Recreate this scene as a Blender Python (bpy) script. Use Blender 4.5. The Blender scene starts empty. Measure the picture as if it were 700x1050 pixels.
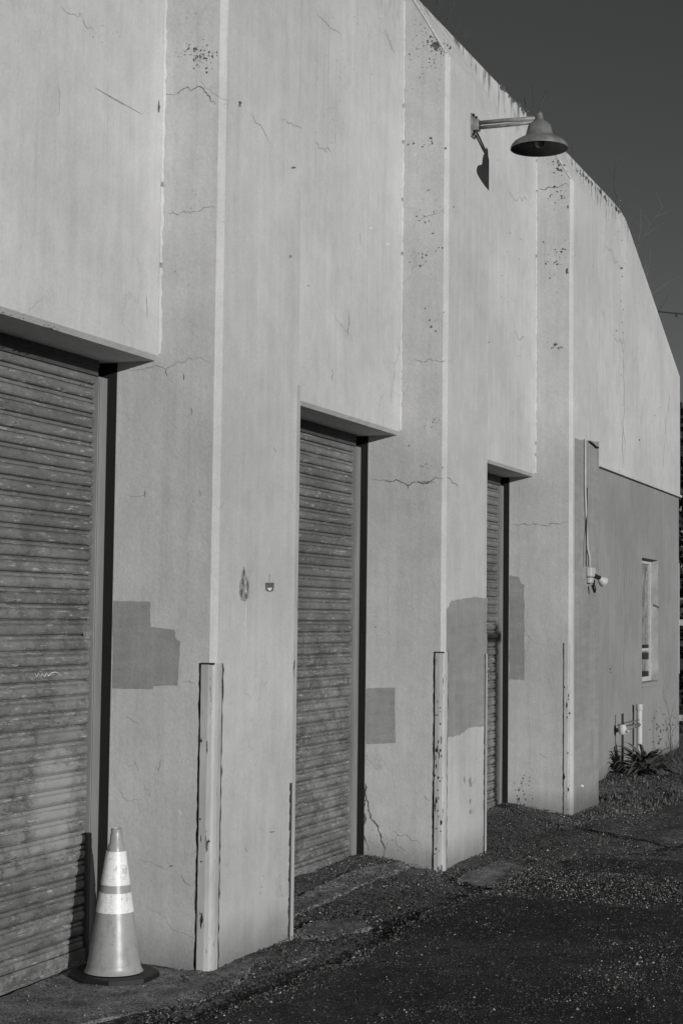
import bpy, bmesh, math, random
import numpy as np
from mathutils import Vector, Matrix
R_ = math.radians
SC = bpy.context.scene
COL = SC.collection

# ------------------------------------------------------------------ camera
F_PX, CY, D_CAM, H_CAM = 1687.326, 525.0, 3.422, 1.65       # calibrated on a 700 x 1050 frame
YAW, PIT, ROL = R_(67.86), R_(3.628), R_(0.672)
fw = Vector((math.sin(YAW)*math.cos(PIT), math.cos(YAW)*math.cos(PIT), math.sin(PIT)))
r0 = Vector((math.cos(YAW), -math.sin(YAW), 0)); u0 = r0.cross(fw)
rt = math.cos(ROL)*r0 + math.sin(ROL)*u0
up = -math.sin(ROL)*r0 + math.cos(ROL)*u0
CAM = Vector((0, -D_CAM, H_CAM))
cd = bpy.data.cameras.new('camera'); cam = bpy.data.objects.new('camera', cd); COL.objects.link(cam)
cd.sensor_fit = 'VERTICAL'; cd.sensor_height = 24; cd.lens = F_PX/1050*24
cd.clip_start = 0.05; cd.clip_end = 2000
m = Matrix((rt, up, -fw)).transposed().to_4x4(); m.translation = CAM
cam.matrix_world = m
SC.camera = cam

# ------------------------------------------------------------------ world, sun, exposure
SUN_TRAVEL = Vector((0.72, 1.0, -0.228)).normalized()
elev = math.asin(-SUN_TRAVEL.z)
to_sun = -SUN_TRAVEL
az = math.atan2(to_sun.x, to_sun.y)
W = bpy.data.worlds.new('World'); SC.world = W; W.use_nodes = True
nt = W.node_tree; nt.nodes.clear()
sky = nt.nodes.new('ShaderNodeTexSky'); sky.sky_type = 'NISHITA'; sky.sun_disc = False
sky.sun_elevation = elev; sky.sun_rotation = az
sky.air_density = 1.0; sky.dust_density = 0.2; sky.ozone_density = 1.0
sep = nt.nodes.new('ShaderNodeSeparateColor')
comb = nt.nodes.new('ShaderNodeCombineColor')
# black-and-white film behind a red filter: only the sky's red light counts
def wm(k):
    n = nt.nodes.new('ShaderNodeMath'); n.operation = 'MULTIPLY'; n.inputs[1].default_value = k
    nt.links.new(sep.outputs[0], n.inputs[0]); return n
nt.links.new(sky.outputs[0], sep.inputs[0])
for i, k in enumerate((0.80, 0.83, 0.83)):
    nt.links.new(wm(k).outputs[0], comb.inputs[i])
bg = nt.nodes.new('ShaderNodeBackground'); bg.inputs[1].default_value = 0.050
nt.links.new(comb.outputs[0], bg.inputs[0])
wo = nt.nodes.new('ShaderNodeOutputWorld'); nt.links.new(bg.outputs[0], wo.inputs[0])
sl = bpy.data.lights.new('sun', 'SUN'); sl.energy = 4.6; sl.angle = R_(0.5); sl.color = (1.0, 0.992, 0.975)
so = bpy.data.objects.new('sun', sl); COL.objects.link(so)
so.rotation_euler = SUN_TRAVEL.to_track_quat('-Z', 'Y').to_euler(); so.location = (0, -20, 12)
SC.view_settings.view_transform = 'Standard'; SC.view_settings.look = 'None'
SC.view_settings.exposure = -0.42; SC.view_settings.gamma = 1.0; SC.view_settings.use_curve_mapping = False
SC.render.engine = 'CYCLES'

# ------------------------------------------------------------------ measured layout
XA = [0.19, 3.534, 6.876, 10.215, 13.56]          # near corner of each pilaster
PW = 0.93                                          # pilaster width
X_END = 20.193
D1, D2 = 0.323, 0.544                              # wall plane and door plane behind the pilaster front
ZL = 2.856; ZPAR = 5.945; ZPIL = 5.385
XKNEE = 16.97; ZEND = 4.64; ZLEDGE = 3.18

def ray(u, v):
    return fw*F_PX + rt*(u-350) + up*(CY-v)
def on_y(u, v, y):
    d = ray(u, v); return CAM + d*((y-CAM.y)/d.y)
def on_x(u, v, x):
    d = ray(u, v); return CAM + d*((x-CAM.x)/d.x)

# ------------------------------------------------------------------ materials
def new_mat(name):
    mt = bpy.data.materials.new(name); mt.use_nodes = True
    return mt, mt.node_tree, mt.node_tree.nodes['Principled BSDF']
def grey(v): return (v*0.995, v, v*0.985, 1)
class NG:
    def __init__(s, t): s.t = t
    def n(s, typ, **kw):
        k = s.t.nodes.new(typ)
        for a, b in kw.items(): setattr(k, a, b)
        return k
    def l(s, a, b): s.t.links.new(a, b)
    def pos(s, scale=(1, 1, 1), obj=False, rot=None):
        src = s.n('ShaderNodeTexCoord').outputs['Object'] if obj else s.n('ShaderNodeNewGeometry').outputs['Position']
        mp = s.n('ShaderNodeMapping'); mp.inputs['Scale'].default_value = scale
        if rot: mp.inputs['Rotation'].default_value = rot
        s.l(src, mp.inputs[0]); return mp.outputs[0]
    def noise(s, vec, scale, detail=6, rough=0.6, dist=0):
        k = s.n('ShaderNodeTexNoise'); k.inputs['Scale'].default_value = scale
        k.inputs['Detail'].default_value = detail; k.inputs['Roughness'].default_value = rough
        k.inputs['Distortion'].default_value = dist
        s.l(vec, k.inputs['Vector']); return k.outputs['Fac']
    def ramp(s, f, a, b, va=0.0, vb=1.0):
        k = s.n('ShaderNodeMapRange'); k.inputs['From Min'].default_value = a; k.inputs['From Max'].default_value = b
        k.inputs['To Min'].default_value = va; k.inputs['To Max'].default_value = vb
        s.l(f, k.inputs['Value']); return k.outputs[0]
    def math(s, op, a, b=None):
        k = s.n('ShaderNodeMath', operation=op)
        for i, x in enumerate((a, b)):
            if x is None: continue
            if isinstance(x, (int, float)): k.inputs[i].default_value = x
            else: s.l(x, k.inputs[i])
        return k.outputs[0]
    def mixv(s, f, a, b):           # scalar mix
        k = s.n('ShaderNodeMix', data_type='FLOAT')
        for i, x in ((0, f), (2, a), (3, b)):
            if isinstance(x, (int, float)): k.inputs[i].default_value = x
            else: s.l(x, k.inputs[i])
        return k.outputs[0]
    def col(s, v, tint=(1.0, 1.0, 0.995)):
        k = s.n('ShaderNodeVectorMath', operation='SCALE'); k.inputs[0].default_value = tint
        s.l(v, k.inputs['Scale']); return k.outputs[0]
    def sepz(s, axis=2):
        g = s.n('ShaderNodeNewGeometry'); x = s.n('ShaderNodeSeparateXYZ'); s.l(g.outputs['Position'], x.inputs[0])
        return x.outputs[axis]
    def bump(s, bsdf, h, strength=0.4, dist=0.01, chain=None):
        b = s.n('ShaderNodeBump'); b.inputs['Strength'].default_value = strength; b.inputs['Distance'].default_value = dist
        s.l(h, b.inputs['Height'])
        if chain: s.l(chain, b.inputs['Normal'])
        s.l(b.outputs[0], bsdf.inputs['Normal']); return b.outputs[0]

def wall_paint(name, base, pits=0.5, upper=False, stain=0.0, cracks=0.5, topstain=False, lower_dim=1.0, streak=0.06):
    mt, t, b = new_mat(name); g = NG(t)
    P = g.pos(); Ps = g.pos((5, 5, 0.35))
    big = g.ramp(g.noise(P, 0.9, 4), 0.38, 0.62, 0.91, 1.06)
    mid = g.ramp(g.noise(P, 6, 8, 0.75), 0.36, 0.64, 0.94, 1.05)
    st = g.ramp(g.noise(Ps, 3.0, 6, 0.65), 0.38, 0.62, 1-streak, 1+streak*0.6)
    v = g.math('MULTIPLY', g.math('MULTIPLY', big, mid), g.math('MULTIPLY', st, base))
    if lower_dim != 1.0:            # the wall was repainted a little darker up to about lintel height
        z = g.math('ADD', g.sepz(), g.math('MULTIPLY', g.noise(g.pos((2, 2, 2)), 1.5, 3), 0.25))
        v = g.math('MULTIPLY', v, g.ramp(z, 2.7, 3.5, lower_dim, 1.0))
    rs = g.ramp(g.noise(g.pos((11, 11, 0.22)), 1.7, 7, 0.7), 0.56, 0.66, 0, 0.13)
    v = g.math('MULTIPLY', v, g.math('SUBTRACT', 1.0, g.math('MULTIPLY', rs, g.ramp(g.sepz(), 2.0, 5.9, 0.4, 1.0))))
    # fine sand grain of the stucco
    gr = g.noise(P, 62, 5, 0.75)
    v = g.math('MULTIPLY', v, g.ramp(gr, 0.36, 0.64, 0.94, 1.05))
    # hairline cracks
    wr = g.n('ShaderNodeVectorMath', operation='ADD'); no = g.n('ShaderNodeTexNoise'); no.inputs['Scale'].default_value = 3.5; no.inputs['Detail'].default_value = 6
    g.l(P, no.inputs['Vector']); sc = g.n('ShaderNodeVectorMath', operation='SCALE'); sc.inputs['Scale'].default_value = 0.55
    g.l(no.outputs['Color'], sc.inputs[0]); g.l(P, wr.inputs[0]); g.l(sc.outputs[0], wr.inputs[1])
    vo = g.n('ShaderNodeTexVoronoi', feature='DISTANCE_TO_EDGE'); vo.inputs['Scale'].default_value = 1.15; g.l(wr.outputs[0], vo.inputs['Vector'])
    line = g.ramp(vo.outputs['Distance'], 0.0, 0.006, 1.0, 0.0)
    cm = g.ramp(g.noise(P, 1.7, 3), 0.53, 0.62, 0, cracks)
    crack = g.math('MULTIPLY', line, cm)
    v = g.mixv(crack, v, base*0.35)
    # pits and flaked spots
    pn = g.noise(P, 34, 5, 0.72); pm = g.ramp(g.noise(g.pos((1, 1, 1.6)), 2.1, 4, 0.7), 0.52, 0.68, 0, 1)
    pit = g.math('MULTIPLY', g.ramp(pn, 0.655, 0.70, 0, pits), pm)
    if upper: pit = g.math('MULTIPLY', pit, g.ramp(g.sepz(), 2.9, 3.4, 0.12, 1))
    v = g.mixv(pit, v, base*0.22)
    # pale chips where an older coat shows
    cn = g.ramp(g.noise(g.pos((1, 1, 0.6)), 17, 4, 0.6), 0.71, 0.73, 0, 0.5)
    v = g.mixv(cn, v, base*1.25)
    if topstain:
        z = g.sepz()
        near = g.ramp(z, 5.55, 5.93, 0, 1)
        dn = g.ramp(g.noise(g.pos((9, 9, 1.6)), 1.3, 7, 0.75), 0.52, 0.57, 0, 1)
        tm = g.math('MULTIPLY', g.math('POWER', near, 1.3), dn)
        v = g.mixv(g.math('MULTIPLY', tm, 0.85), v, 0.05)
    # damp dirt just above the ground
    z = g.sepz(); dz = g.math('ADD', z, g.math('MULTIPLY', g.noise(P, 6, 5), -0.22))
    v = g.math('MULTIPLY', v, g.ramp(dz, -0.08, 0.12, 0.5, 1.0))
    g.l(g.col(v), b.inputs['Base Color'])
    b.inputs['Roughness'].default_value = 0.85; b.inputs['Specular IOR Level'].default_value = 0.25
    n1 = g.bump(b, g.noise(g.pos((1, 1, 1)), 2.6, 5, 0.6), 0.5, 0.02)
    n2 = g.bump(b, gr, 0.4, 0.005, n1)
    h = g.math('SUBTRACT', 1.0, g.math('MAXIMUM', crack, pit))
    g.bump(b, h, 0.6, 0.006, n2)
    return mt

def simple(name, v, rough=0.7, metal=0.0, var=0.12, scale=12, bump=0.15, obj=True, spec=0.4, stretch=(1, 1, 1)):
    mt, t, b = new_mat(name); g = NG(t)
    P = g.pos(stretch, obj=obj)
    n = g.noise(P, scale, 6, 0.65)
    g.l(g.col(g.ramp(n, 0.25, 0.75, v*(1-var), v*(1+var))), b.inputs['Base Color'])
    b.inputs['Roughness'].default_value = rough; b.inputs['Metallic'].default_value = metal
    b.inputs['Specular IOR Level'].default_value = spec
    g.bump(b, g.noise(P, scale*4, 4), bump, 0.003)
    return mt

M = {}
M['wall'] = wall_paint('painted_stucco', 0.485, pits=0.6, cracks=.25, topstain=True, streak=0.045)
M['pilaster'] = wall_paint('painted_concrete', 0.47, pits=0.9, upper=True, cracks=.3, lower_dim=0.93, topstain=True, streak=0.05)
M['grey_wall'] = wall_paint('grey_wall_paint', 0.255, pits=0.15, cracks=0.1)
M['patch'] = wall_paint('grey_touch_up_paint', 0.255, pits=0.25, cracks=0.0, streak=0.07)
def brushwork(mt, lo, hi):
    t = mt.node_tree; g = NG(t); b = t.nodes['Principled BSDF']; src = b.inputs['Base Color'].links[0].from_socket
    n = g.ramp(g.noise(g.pos((1.2, 1.2, 7)), 2.2, 6, .7), .38, .62, lo, hi)
    g.l(g.n('ShaderNodeVectorMath', operation='SCALE').outputs[0], b.inputs['Base Color'])
    k = b.inputs['Base Color'].links[0].from_node; g.l(src, k.inputs[0]); g.l(n, k.inputs['Scale'])
brushwork(M['patch'], .93, 1.08)
M['crack'] = simple('dark_crack_and_stem_shadow', 0.10, 0.95, var=0.6, obj=False, scale=40)
M['crack_soft'] = simple('worn_crack', 0.235, 0.95, var=0.5, obj=False, scale=40)
M['pale'] = simple('white_plaster_and_light_smear', 0.62, 0.9, obj=False)
M['black_steel'] = simple('black_steel', 0.005, 0.9, var=0.4, obj=False)
M['guide'] = simple('dull_galvanised_steel', 0.19, 0.6, 0.0, 0.22, 3, obj=False, stretch=(4, 4, 0.6))
M['hood'] = simple('dark_hood_paint', 0.05, 0.7, var=0.3, obj=False)
M['soffit'] = simple('weathered_soffit_paint', 0.30, 0.9, var=0.2, obj=False)
M['rust'] = simple('rusty_gap', 0.03, 0.95, var=0.7, obj=False, scale=60)
M['angle'] = None
M['roof'] = simple('felt_roof', 0.08, 0.9, obj=False)
M['black'] = simple('black_paint', 0.01, 0.5)
M['lamp'] = simple('faded_enamel', 0.15, 0.5, 0.1, 0.4, 14, 0.3)
M['lamp_in'] = simple('dirty_enamel_inside', 0.06, 0.6, 0, 0.5, 20)
M['galv'] = simple('galvanised_pipe', 0.22, 0.55, 0.2, 0.45, 24, .3)
M['white_pvc'] = simple('white_pipe_paint', 0.42, 0.55, 0, 0.12, 14)
M['bulb'] = simple('dusty_bulb_glass', 0.10, 0.2, 0, 0.1, 10)
M['cable'] = simple('black_cable', 0.02, 0.6)
M['bark'] = simple('dry_twig', 0.06, 0.9, var=0.4, scale=30)
M['straw'] = simple('dry_straw', 0.20, 0.9, var=0.3, scale=30)
M['leafdark'] = simple('dark_leaf', 0.035, 0.9, var=0.5, scale=4, obj=False, spec=.1)
M['agave'] = simple('strap_leaf', 0.10, 0.5, var=0.35, scale=10)
M['grass'] = simple('rough_grass', 0.045, 0.85, var=0.8, scale=9, obj=False)
M['drygrass'] = simple('dry_grass', 0.085, 0.85, var=0.5, scale=9, obj=False)
M['pebble'] = simple('gravel_dark', 0.06, 0.85, var=0.6, scale=30, obj=False)
M['pebble_lite'] = simple('gravel_pale', 0.30, 0.8, var=0.6, scale=30, obj=False)
M['pane'] = simple('whitewashed_dirty_glass', .20, .45, var=.8, scale=5, obj=False)
M['reveal'] = simple('pale_reveal_paint', .34, .9, var=.3, scale=7, obj=False)
M['wood'] = simple('grey_post', 0.4, 0.8, var=0.2)

def corner_guard_mat():
    mt, t, b = new_mat('painted_angle_iron'); g = NG(t)
    P = g.pos((6, 6, 1.2))
    n = g.noise(P, 5, 7, 0.7)
    v = g.ramp(g.noise(g.pos((3, 3, 1)), 3, 5), 0.3, 0.7, 0.31, 0.42)
    chip = g.ramp(n, 0.62, 0.65, 0, 1)
    g.l(g.col(g.mixv(chip, v, 0.07)), b.inputs['Base Color']); b.inputs['Roughness'].default_value = 0.6
    g.bump(b, chip, 0.5, 0.003)
    return mt
M['angle'] = corner_guard_mat()

def slat_mat():
    mt, t, b = new_mat('worn_galvanised_slats'); g = NG(t)
    P1 = g.pos((0.8, 1, 6)); P2 = g.pos((9.0, 1, 24)); P = g.pos()
    v = g.ramp(g.noise(P1, 1.6, 6, 0.7), 0.38, 0.62, 0.88, 1.10)
    sc = g.ramp(g.noise(P2, 2.2, 10, 0.85), 0.36, 0.64, 0.78, 1.22)
    big = g.ramp(g.noise(g.pos((0.7, 1, 1.1)), 1.1, 3), 0.38, 0.62, 0.78, 1.2)
    z = g.sepz()
    low = g.ramp(z, 0.2, 1.9, 1.15, 0.92)      # bleached towards the foot of the curtain
    v = g.math('MULTIPLY', g.math('MULTIPLY', v, sc), g.math('MULTIPLY', g.math('MULTIPLY', big, low), 0.150))
    # every slat took the weather differently
    zi = g.math('FLOOR', g.math('DIVIDE', g.math('SUBTRACT', ZL+.02, z), PITCH))
    wn_ = g.n('ShaderNodeTexWhiteNoise', noise_dimensions='1D'); g.l(zi, wn_.inputs['W'])
    v = g.math('MULTIPLY', v, g.ramp(wn_.outputs['Value'], 0, 1, 0.90, 1.10))
    # dirt blotches and bleached rubbed patches
    bl = g.ramp(g.noise(g.pos((2.4, 1, 3.6)), 1.9, 9, 0.85), 0.51, 0.55, 0, 0.55)
    bl = g.math('MULTIPLY', bl, g.ramp(z, 1.5, 2.3, 1, 0.35))
    v = g.mixv(bl, v, 0.055)
    rb = g.ramp(g.noise(g.pos((1.8, 1, 2.4)), 1.9, 9, 0.82), 0.51, 0.56, 0, 0.7)
    rb = g.math('MULTIPLY', rb, g.ramp(z, 0.9, 1.8, 1, 0.25))
    v = g.mixv(rb, v, 0.25)
    # one area on the near door where the dirt has been rubbed away
    xx = g.sepz(0)
    ex_ = g.math('POWER', g.math('DIVIDE', g.math('SUBTRACT', xx, 6.50), 0.24), 2); ez_ = g.math('POWER', g.math('DIVIDE', g.math('SUBTRACT', z, 0.80), 0.30), 2)
    el = g.math('ADD', g.math('ADD', ex_, ez_), g.math('MULTIPLY', g.noise(g.pos((2, 1, 3)), 3.5, 8, .8), 2.6))
    v = g.mixv(g.ramp(el, 1.6, 2.2, 0.75, 0), v, 0.34)
    # pale chips and scratches
    ch = g.ramp(g.noise(g.pos((4, 1, 30)), 2.6, 7, 0.8), 0.585, 0.615, 0, 0.9)
    v = g.mixv(ch, v, 0.40)
    dk = g.ramp(g.noise(g.pos((5, 1, 20)), 2.9, 6, 0.75), 0.62, 0.65, 0, 0.75)
    v = g.mixv(dk, v, 0.035)
    g.l(g.col(v), b.inputs['Base Color'])
    b.inputs['Roughness'].default_value = 0.62; b.inputs['Metallic'].default_value = 0.15
    n1 = g.bump(b, g.noise(g.pos((1, 1, 6)), 3, 5), 0.05, 0.01)
    g.bump(b, g.noise(P, 60, 5), 0.25, 0.003, n1)
    return mt
PITCH = .0700
M['slat'] = slat_mat()

def ground_mat(name, lo, hi, speck, fine, speckscale=70, bump=0.8):
    mt, t, b = new_mat(name); g = NG(t)
    P = g.pos()
    v = g.ramp(g.noise(P, 0.55, 5, 0.6), 0.4, 0.6, lo, hi)
    v = g.math('MULTIPLY', v, g.ramp(g.noise(P, 6, 6, 0.7), 0.38, 0.62, 0.6, 1.4))
    vo = g.n('ShaderNodeTexVoronoi'); vo.inputs['Scale'].default_value = fine; g.l(P, vo.inputs['Vector'])
    sepc = g.n('ShaderNodeSeparateColor'); g.l(vo.outputs['Color'], sepc.inputs[0])
    v = g.math('MULTIPLY', v, g.ramp(sepc.outputs[0], 0, 1, 0.45, 1.6))
    v2 = g.n('ShaderNodeTexVoronoi'); v2.inputs['Scale'].default_value = speckscale; g.l(P, v2.inputs['Vector'])
    s2 = g.n('ShaderNodeSeparateColor'); g.l(v2.outputs['Color'], s2.inputs[0])
    sp = g.math('MULTIPLY', g.ramp(s2.outputs[1], 0.90, 0.98, 0, 1), g.ramp(v2.outputs['Distance'], 0.25, 0.5, 1, 0))
    v = g.mixv(g.math('MULTIPLY', sp, 0.9), v, speck)
    g.l(g.col(v, (0.97, 1.0, 1.0)), b.inputs['Base Color'])
    b.inputs['Roughness'].default_value = 0.9; b.inputs['Specular IOR Level'].default_value = 0.2
    n1 = g.bump(b, g.noise(P, 7, 7, 0.75), 0.9, 0.05)
    h = g.math('MULTIPLY', vo.outputs['Distance'], -1)
    n2 = g.bump(b, h, bump, 0.010, n1)
    g.bump(b, g.noise(P, 160, 3, 0.7), 0.7, 0.004, n2)
    return mt
M['gravel'] = ground_mat('gravel_shoulder', 0.075, 0.12, 0.33, 75, 60)
M['asphalt'] = ground_mat('old_asphalt', 0.028, 0.05, 0.26, 100, 60, 1.0)
M['concrete'] = ground_mat('worn_concrete', 0.16, 0.22, 0.25, 160, 90, 0.25)

# ------------------------------------------------------------------ mesh helpers
class MB:
    def __init__(s): s.v = []; s.f = []; s.m = []
    def face(s, pts, mi=0):
        b = len(s.v); s.v += [tuple(p) for p in pts]; s.f.append(tuple(range(b, b+len(pts)))); s.m.append(mi)
    def box(s, x0, x1, y0, y1, z0, z1, mi=0):
        b = len(s.v)
        s.v += [(x0, y0, z0), (x1, y0, z0), (x1, y1, z0), (x0, y1, z0), (x0, y0, z1), (x1, y0, z1), (x1, y1, z1), (x0, y1, z1)]
        for q in ((0, 3, 2, 1), (4, 5, 6, 7), (0, 1, 5, 4), (1, 2, 6, 5), (2, 3, 7, 6), (3, 0, 4, 7)):
            s.f.append(tuple(b+i for i in q)); s.m.append(mi)
    def prism(s, poly, vec, mi=0):      # poly: list of 3D points, extruded by vec
        b = len(s.v); n = len(poly); vec = Vector(vec)
        s.v += [tuple(p) for p in poly] + [tuple(Vector(p)+vec) for p in poly]
        s.f.append(tuple(range(b, b+n))[::-1]); s.m.append(mi)
        s.f.append(tuple(range(b+n, b+2*n))); s.m.append(mi)
        for i in range(n):
            j = (i+1) % n; s.f.append((b+i, b+j, b+n+j, b+n+i)); s.m.append(mi)
    def tube(s, pts, rad, seg=8, mi=0, cap=True):
        pts = [Vector(p) for p in pts]; n = len(pts)
        if not hasattr(rad, '__len__'): rad = [rad]*n
        b = len(s.v); ref = None
        for i, p in enumerate(pts):
            d = (pts[min(i+1, n-1)]-pts[max(i-1, 0)]).normalized()
            if ref is None: ref = Vector((0, 0, 1)) if abs(d.z) < 0.9 else Vector((1, 0, 0))
            a = d.cross(ref).normalized(); c = d.cross(a).normalized(); ref = a.cross(d) if False else ref
            for k in range(seg):
                t = 2*math.pi*k/seg
                s.v.append(tuple(p + (a*math.cos(t)+c*math.sin(t))*rad[i]))
        for i in range(n-1):
            for k in range(seg):
                k2 = (k+1) % seg
                s.f.append((b+i*seg+k, b+i*seg+k2, b+(i+1)*seg+k2, b+(i+1)*seg+k)); s.m.append(mi)
        if cap:
            s.f.append(tuple(b+k for k in range(seg))); s.m.append(mi)
            s.f.append(tuple(b+(n-1)*seg+k for k in range(seg))[::-1]); s.m.append(mi)
    def lathe(s, prof, c, seg=40, mi=0, axis='z'):
        b = len(s.v); c = Vector(c); n = len(prof)
        for r, z in prof:
            for k in range(seg):
                t = 2*math.pi*k/seg
                s.v.append(tuple(c+Vector((r*math.cos(t), r*math.sin(t), z))))
        for i in range(n-1):
            for k in range(seg):
                k2 = (k+1) % seg
                s.f.append((b+i*seg+k, b+i*seg+k2, b+(i+1)*seg+k2, b+(i+1)*seg+k)); s.m.append(mi)
    def build(s, name, mats, parent=None, smooth=False, recalc=True, bevel=0, autos=None):
        me = bpy.data.meshes.new(name); me.from_pydata(s.v, [], s.f)
        for x in (mats if isinstance(mats, (list, tuple)) else [mats]): me.materials.append(x)
        me.polygons.foreach_set('material_index', s.m)
        if recalc:
            bm = bmesh.new(); bm.from_mesh(me); bmesh.ops.recalc_face_normals(bm, faces=bm.faces); bm.to_mesh(me); bm.free()
        if smooth: me.polygons.foreach_set('use_smooth', [True]*len(me.polygons))
        me.update()
        o = bpy.data.objects.new(name, me); COL.objects.link(o)
        if autos and smooth: me.set_sharp_from_angle(angle=R_(autos))
        if bevel:
            md = o.modifiers.new('bevel', 'BEVEL'); md.width = bevel; md.segments = 2; md.limit_method = 'ANGLE'; md.angle_limit = R_(40)
        if parent: put(o, parent)
        return o
def wloc(o):
    v = Vector(o.location)
    while o.parent: o = o.parent; v += Vector(o.location)
    return v
def put(o, parent):                       # meshes are built in world space; shift so they stay there
    o.parent = parent; o.location = -wloc(parent)
def empty(name, loc, label, cat, group=None):
    o = bpy.data.objects.new(name, None); COL.objects.link(o); o.location = loc; o.empty_display_size = 0.2
    o['label'] = label; o['category'] = cat
    if group: o['group'] = group
    return o
def tag(o, label, cat, group=None):
    o['label'] = label; o['category'] = cat
    if group: o['group'] = group
    return o
def struct(o): o['kind'] = 'structure'; return o
def centre(o, loc):                       # move a single-mesh thing's origin to its base
    loc = Vector(loc); o.data.transform(Matrix.Translation(-loc)); o.location = loc; return o

# marks traced on the real wall planes (raised 1.5 mm so they never share a plane with the wall)
rng = random.Random(7)
def plane_pt(pl, u, v, off=0.0015):
    ax, d = pl
    return on_y(u, v, d-off) if ax == 'y' else on_x(u, v, d-off)
def crack(mb, pl, pts, w, mi, sub=5, jit=0.25, off=0.0015):
    P = [plane_pt(pl, u, v, off) for u, v in pts]
    nrm = Vector((0, -1, 0)) if pl[0] == 'y' else Vector((-1, 0, 0))
    if jit > .08 and w < .05:
        for lev in range(3):
            N_ = [P[0]]
            for a, b in zip(P[:-1], P[1:]):
                d = b-a; N_ += [(a+b)/2+d.cross(nrm)*rng.gauss(0, .13), b]
            P = N_
        sub = 1
    Q = []
    for a, b in zip(P[:-1], P[1:]):
        for i in range(sub): Q.append(a.lerp(b, i/sub))
    Q.append(P[-1]); n = len(Q); side = []
    w = w*.62
    for i, q in enumerate(Q):
        d = (Q[min(i+1, n-1)]-Q[max(i-1, 0)]).normalized(); s = d.cross(nrm).normalized()
        c = q + s*rng.uniform(-1, 1)*w*jit*.8
        taper = min(1, 4*min(i, n-1-i)/n+0.15)
        hw = w*0.5*taper*rng.uniform(0.3, 1.5)
        side.append((c-s*hw, c+s*hw))
    for i in range(n-1):
        mb.face([side[i][0], side[i+1][0], side[i+1][1], side[i][1]], mi)
def blot(mb, pl, u, v, su, sv, mi, k=12, off=0.0015):
    pts = []
    for i in range(k):
        t = 2*math.pi*i/k; r = rng.uniform(0.35, 1.2)
        pts.append(plane_pt(pl, u+math.cos(t)*su*r, v+math.sin(t)*sv*r, off))
    mb.face(pts, mi)
def spots(mb, pl, u, v, su, sv, n, size, mi):
    for _ in range(int(n*1.8)):
        s = size*(rng.uniform(0.15, 1.0)**1.6+.12)*(1.5 if mi == 1 else 1.15)
        blot(mb, pl, u+rng.gauss(0, su), v+rng.gauss(0, sv), s, s*rng.uniform(0.6, 1.4), mi, 8)
def jag(pts, amp=0.7, n=6):
    amp *= 1.35; n = int(n*1.8)               # roughen the outline of a brushed patch
    out = []
    for a, b in zip(pts, pts[1:]+pts[:1]):
        for i in range(n):
            t = i/n; out.append((a[0]+(b[0]-a[0])*t+rng.uniform(-amp, amp), a[1]+(b[1]-a[1])*t+rng.uniform(-amp, amp)))
    return out

# ================================================================== ground
def hgt(x, y):
    h = (0.015+0.055*np.clip((x-7.2)/1.2, 0, 1))*np.clip((y+0.05)/0.5, 0, 1)*(x < 14.4)
    h = h + 0.10*np.clip((x-14.6)/2.0, 0, 1)*np.clip((y+1.2)/1.2, 0, 1)
    h = h + 0.006*np.sin(x*2.1+y*1.3)*np.sin(y*3.1-x*0.7)*np.clip(1-np.abs(y)/8, 0, 1)
    return h
def grid_mesh(name, xs, ys, hf, mat, off=0.0):
    X, Y = np.meshgrid(xs, ys); Z = hf(X, Y)+off
    V = np.stack([X.ravel(), Y.ravel(), Z.ravel()], 1)
    nx, ny = len(xs), len(ys)
    i = np.arange(nx*ny).reshape(ny, nx)
    Fc = np.stack([i[:-1, :-1].ravel(), i[:-1, 1:].ravel(), i[1:, 1:].ravel(), i[1:, :-1].ravel()], 1)
    me = bpy.data.meshes.new(name); me.from_pydata(V.tolist(), [], Fc.tolist()); me.materials.append(mat)
    me.polygons.foreach_set('use_smooth', [True]*len(me.polygons))
    o = bpy.data.objects.new(name, me); COL.objects.link(o); return o
xs = np.unique(np.concatenate([-np.geomspace(1, 600, 14), np.arange(-1, 5, .5), np.arange(5, 23, .06), np.geomspace(23, 900, 24)]))
ys = np.unique(np.concatenate([-np.geomspace(4, 500, 18), np.arange(-4, 1.2, .05), np.geomspace(1.2, 600, 16)]))
nrs = np.random.RandomState(3)
def bumpy(X, Y):
    b = np.zeros_like(X)
    for k in range(14):
        a = nrs.uniform(0, 6.28); f = nrs.uniform(4, 22); b += np.sin(X*math.cos(a)*f+Y*math.sin(a)*f+nrs.uniform(0, 6))*0.03/f
    return hgt(X, Y)+b*(np.abs(Y) < 6)*(X > 4)*(X < 24)
struct(grid_mesh('ground', xs, ys, bumpy, M['gravel']))
# asphalt drive: its broken edge runs along the wall and stands about 3 cm above the gravel
ex = np.unique(np.concatenate([np.linspace(-40, 4, 30), np.arange(4, 14, .03), np.linspace(14, 19, 60)]))
def edge_y(x):
    y = -0.45+0.03*np.sin(x*3.1)+0.02*np.sin(x*11)+0.012*np.sin(x*37+1)
    y = np.where(x < 6.4, y+(6.4-x)*0.35, y)
    return y-np.clip(x-10.8, 0, 9)*0.5
rows = [0.0, 0.008, 0.03, 0.08, 0.2, 0.5, 1, 1.6, 2.4, 3.4, 5, 8, 14, 25]
V = []
for k, r in enumerate(rows):
    for x in ex:
        y = float(edge_y(x))-r+(0 if k > 3 else nrs.uniform(-.006, .006))
        fade = max(0.0, min(1.0, (10.9-x)/1.6))
        z = float(hgt(x, y))+[-0.02, 0.014, 0.024, 0.028][min(k, 3)]*(0.10+0.90*fade)+(0.004 if k else 0)
        V.append((x, y, z))
n = len(ex); Fc = [(k*n+i, k*n+i+1, (k+1)*n+i+1, (k+1)*n+i) for k in range(len(rows)-1) for i in range(n-1)]
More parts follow.
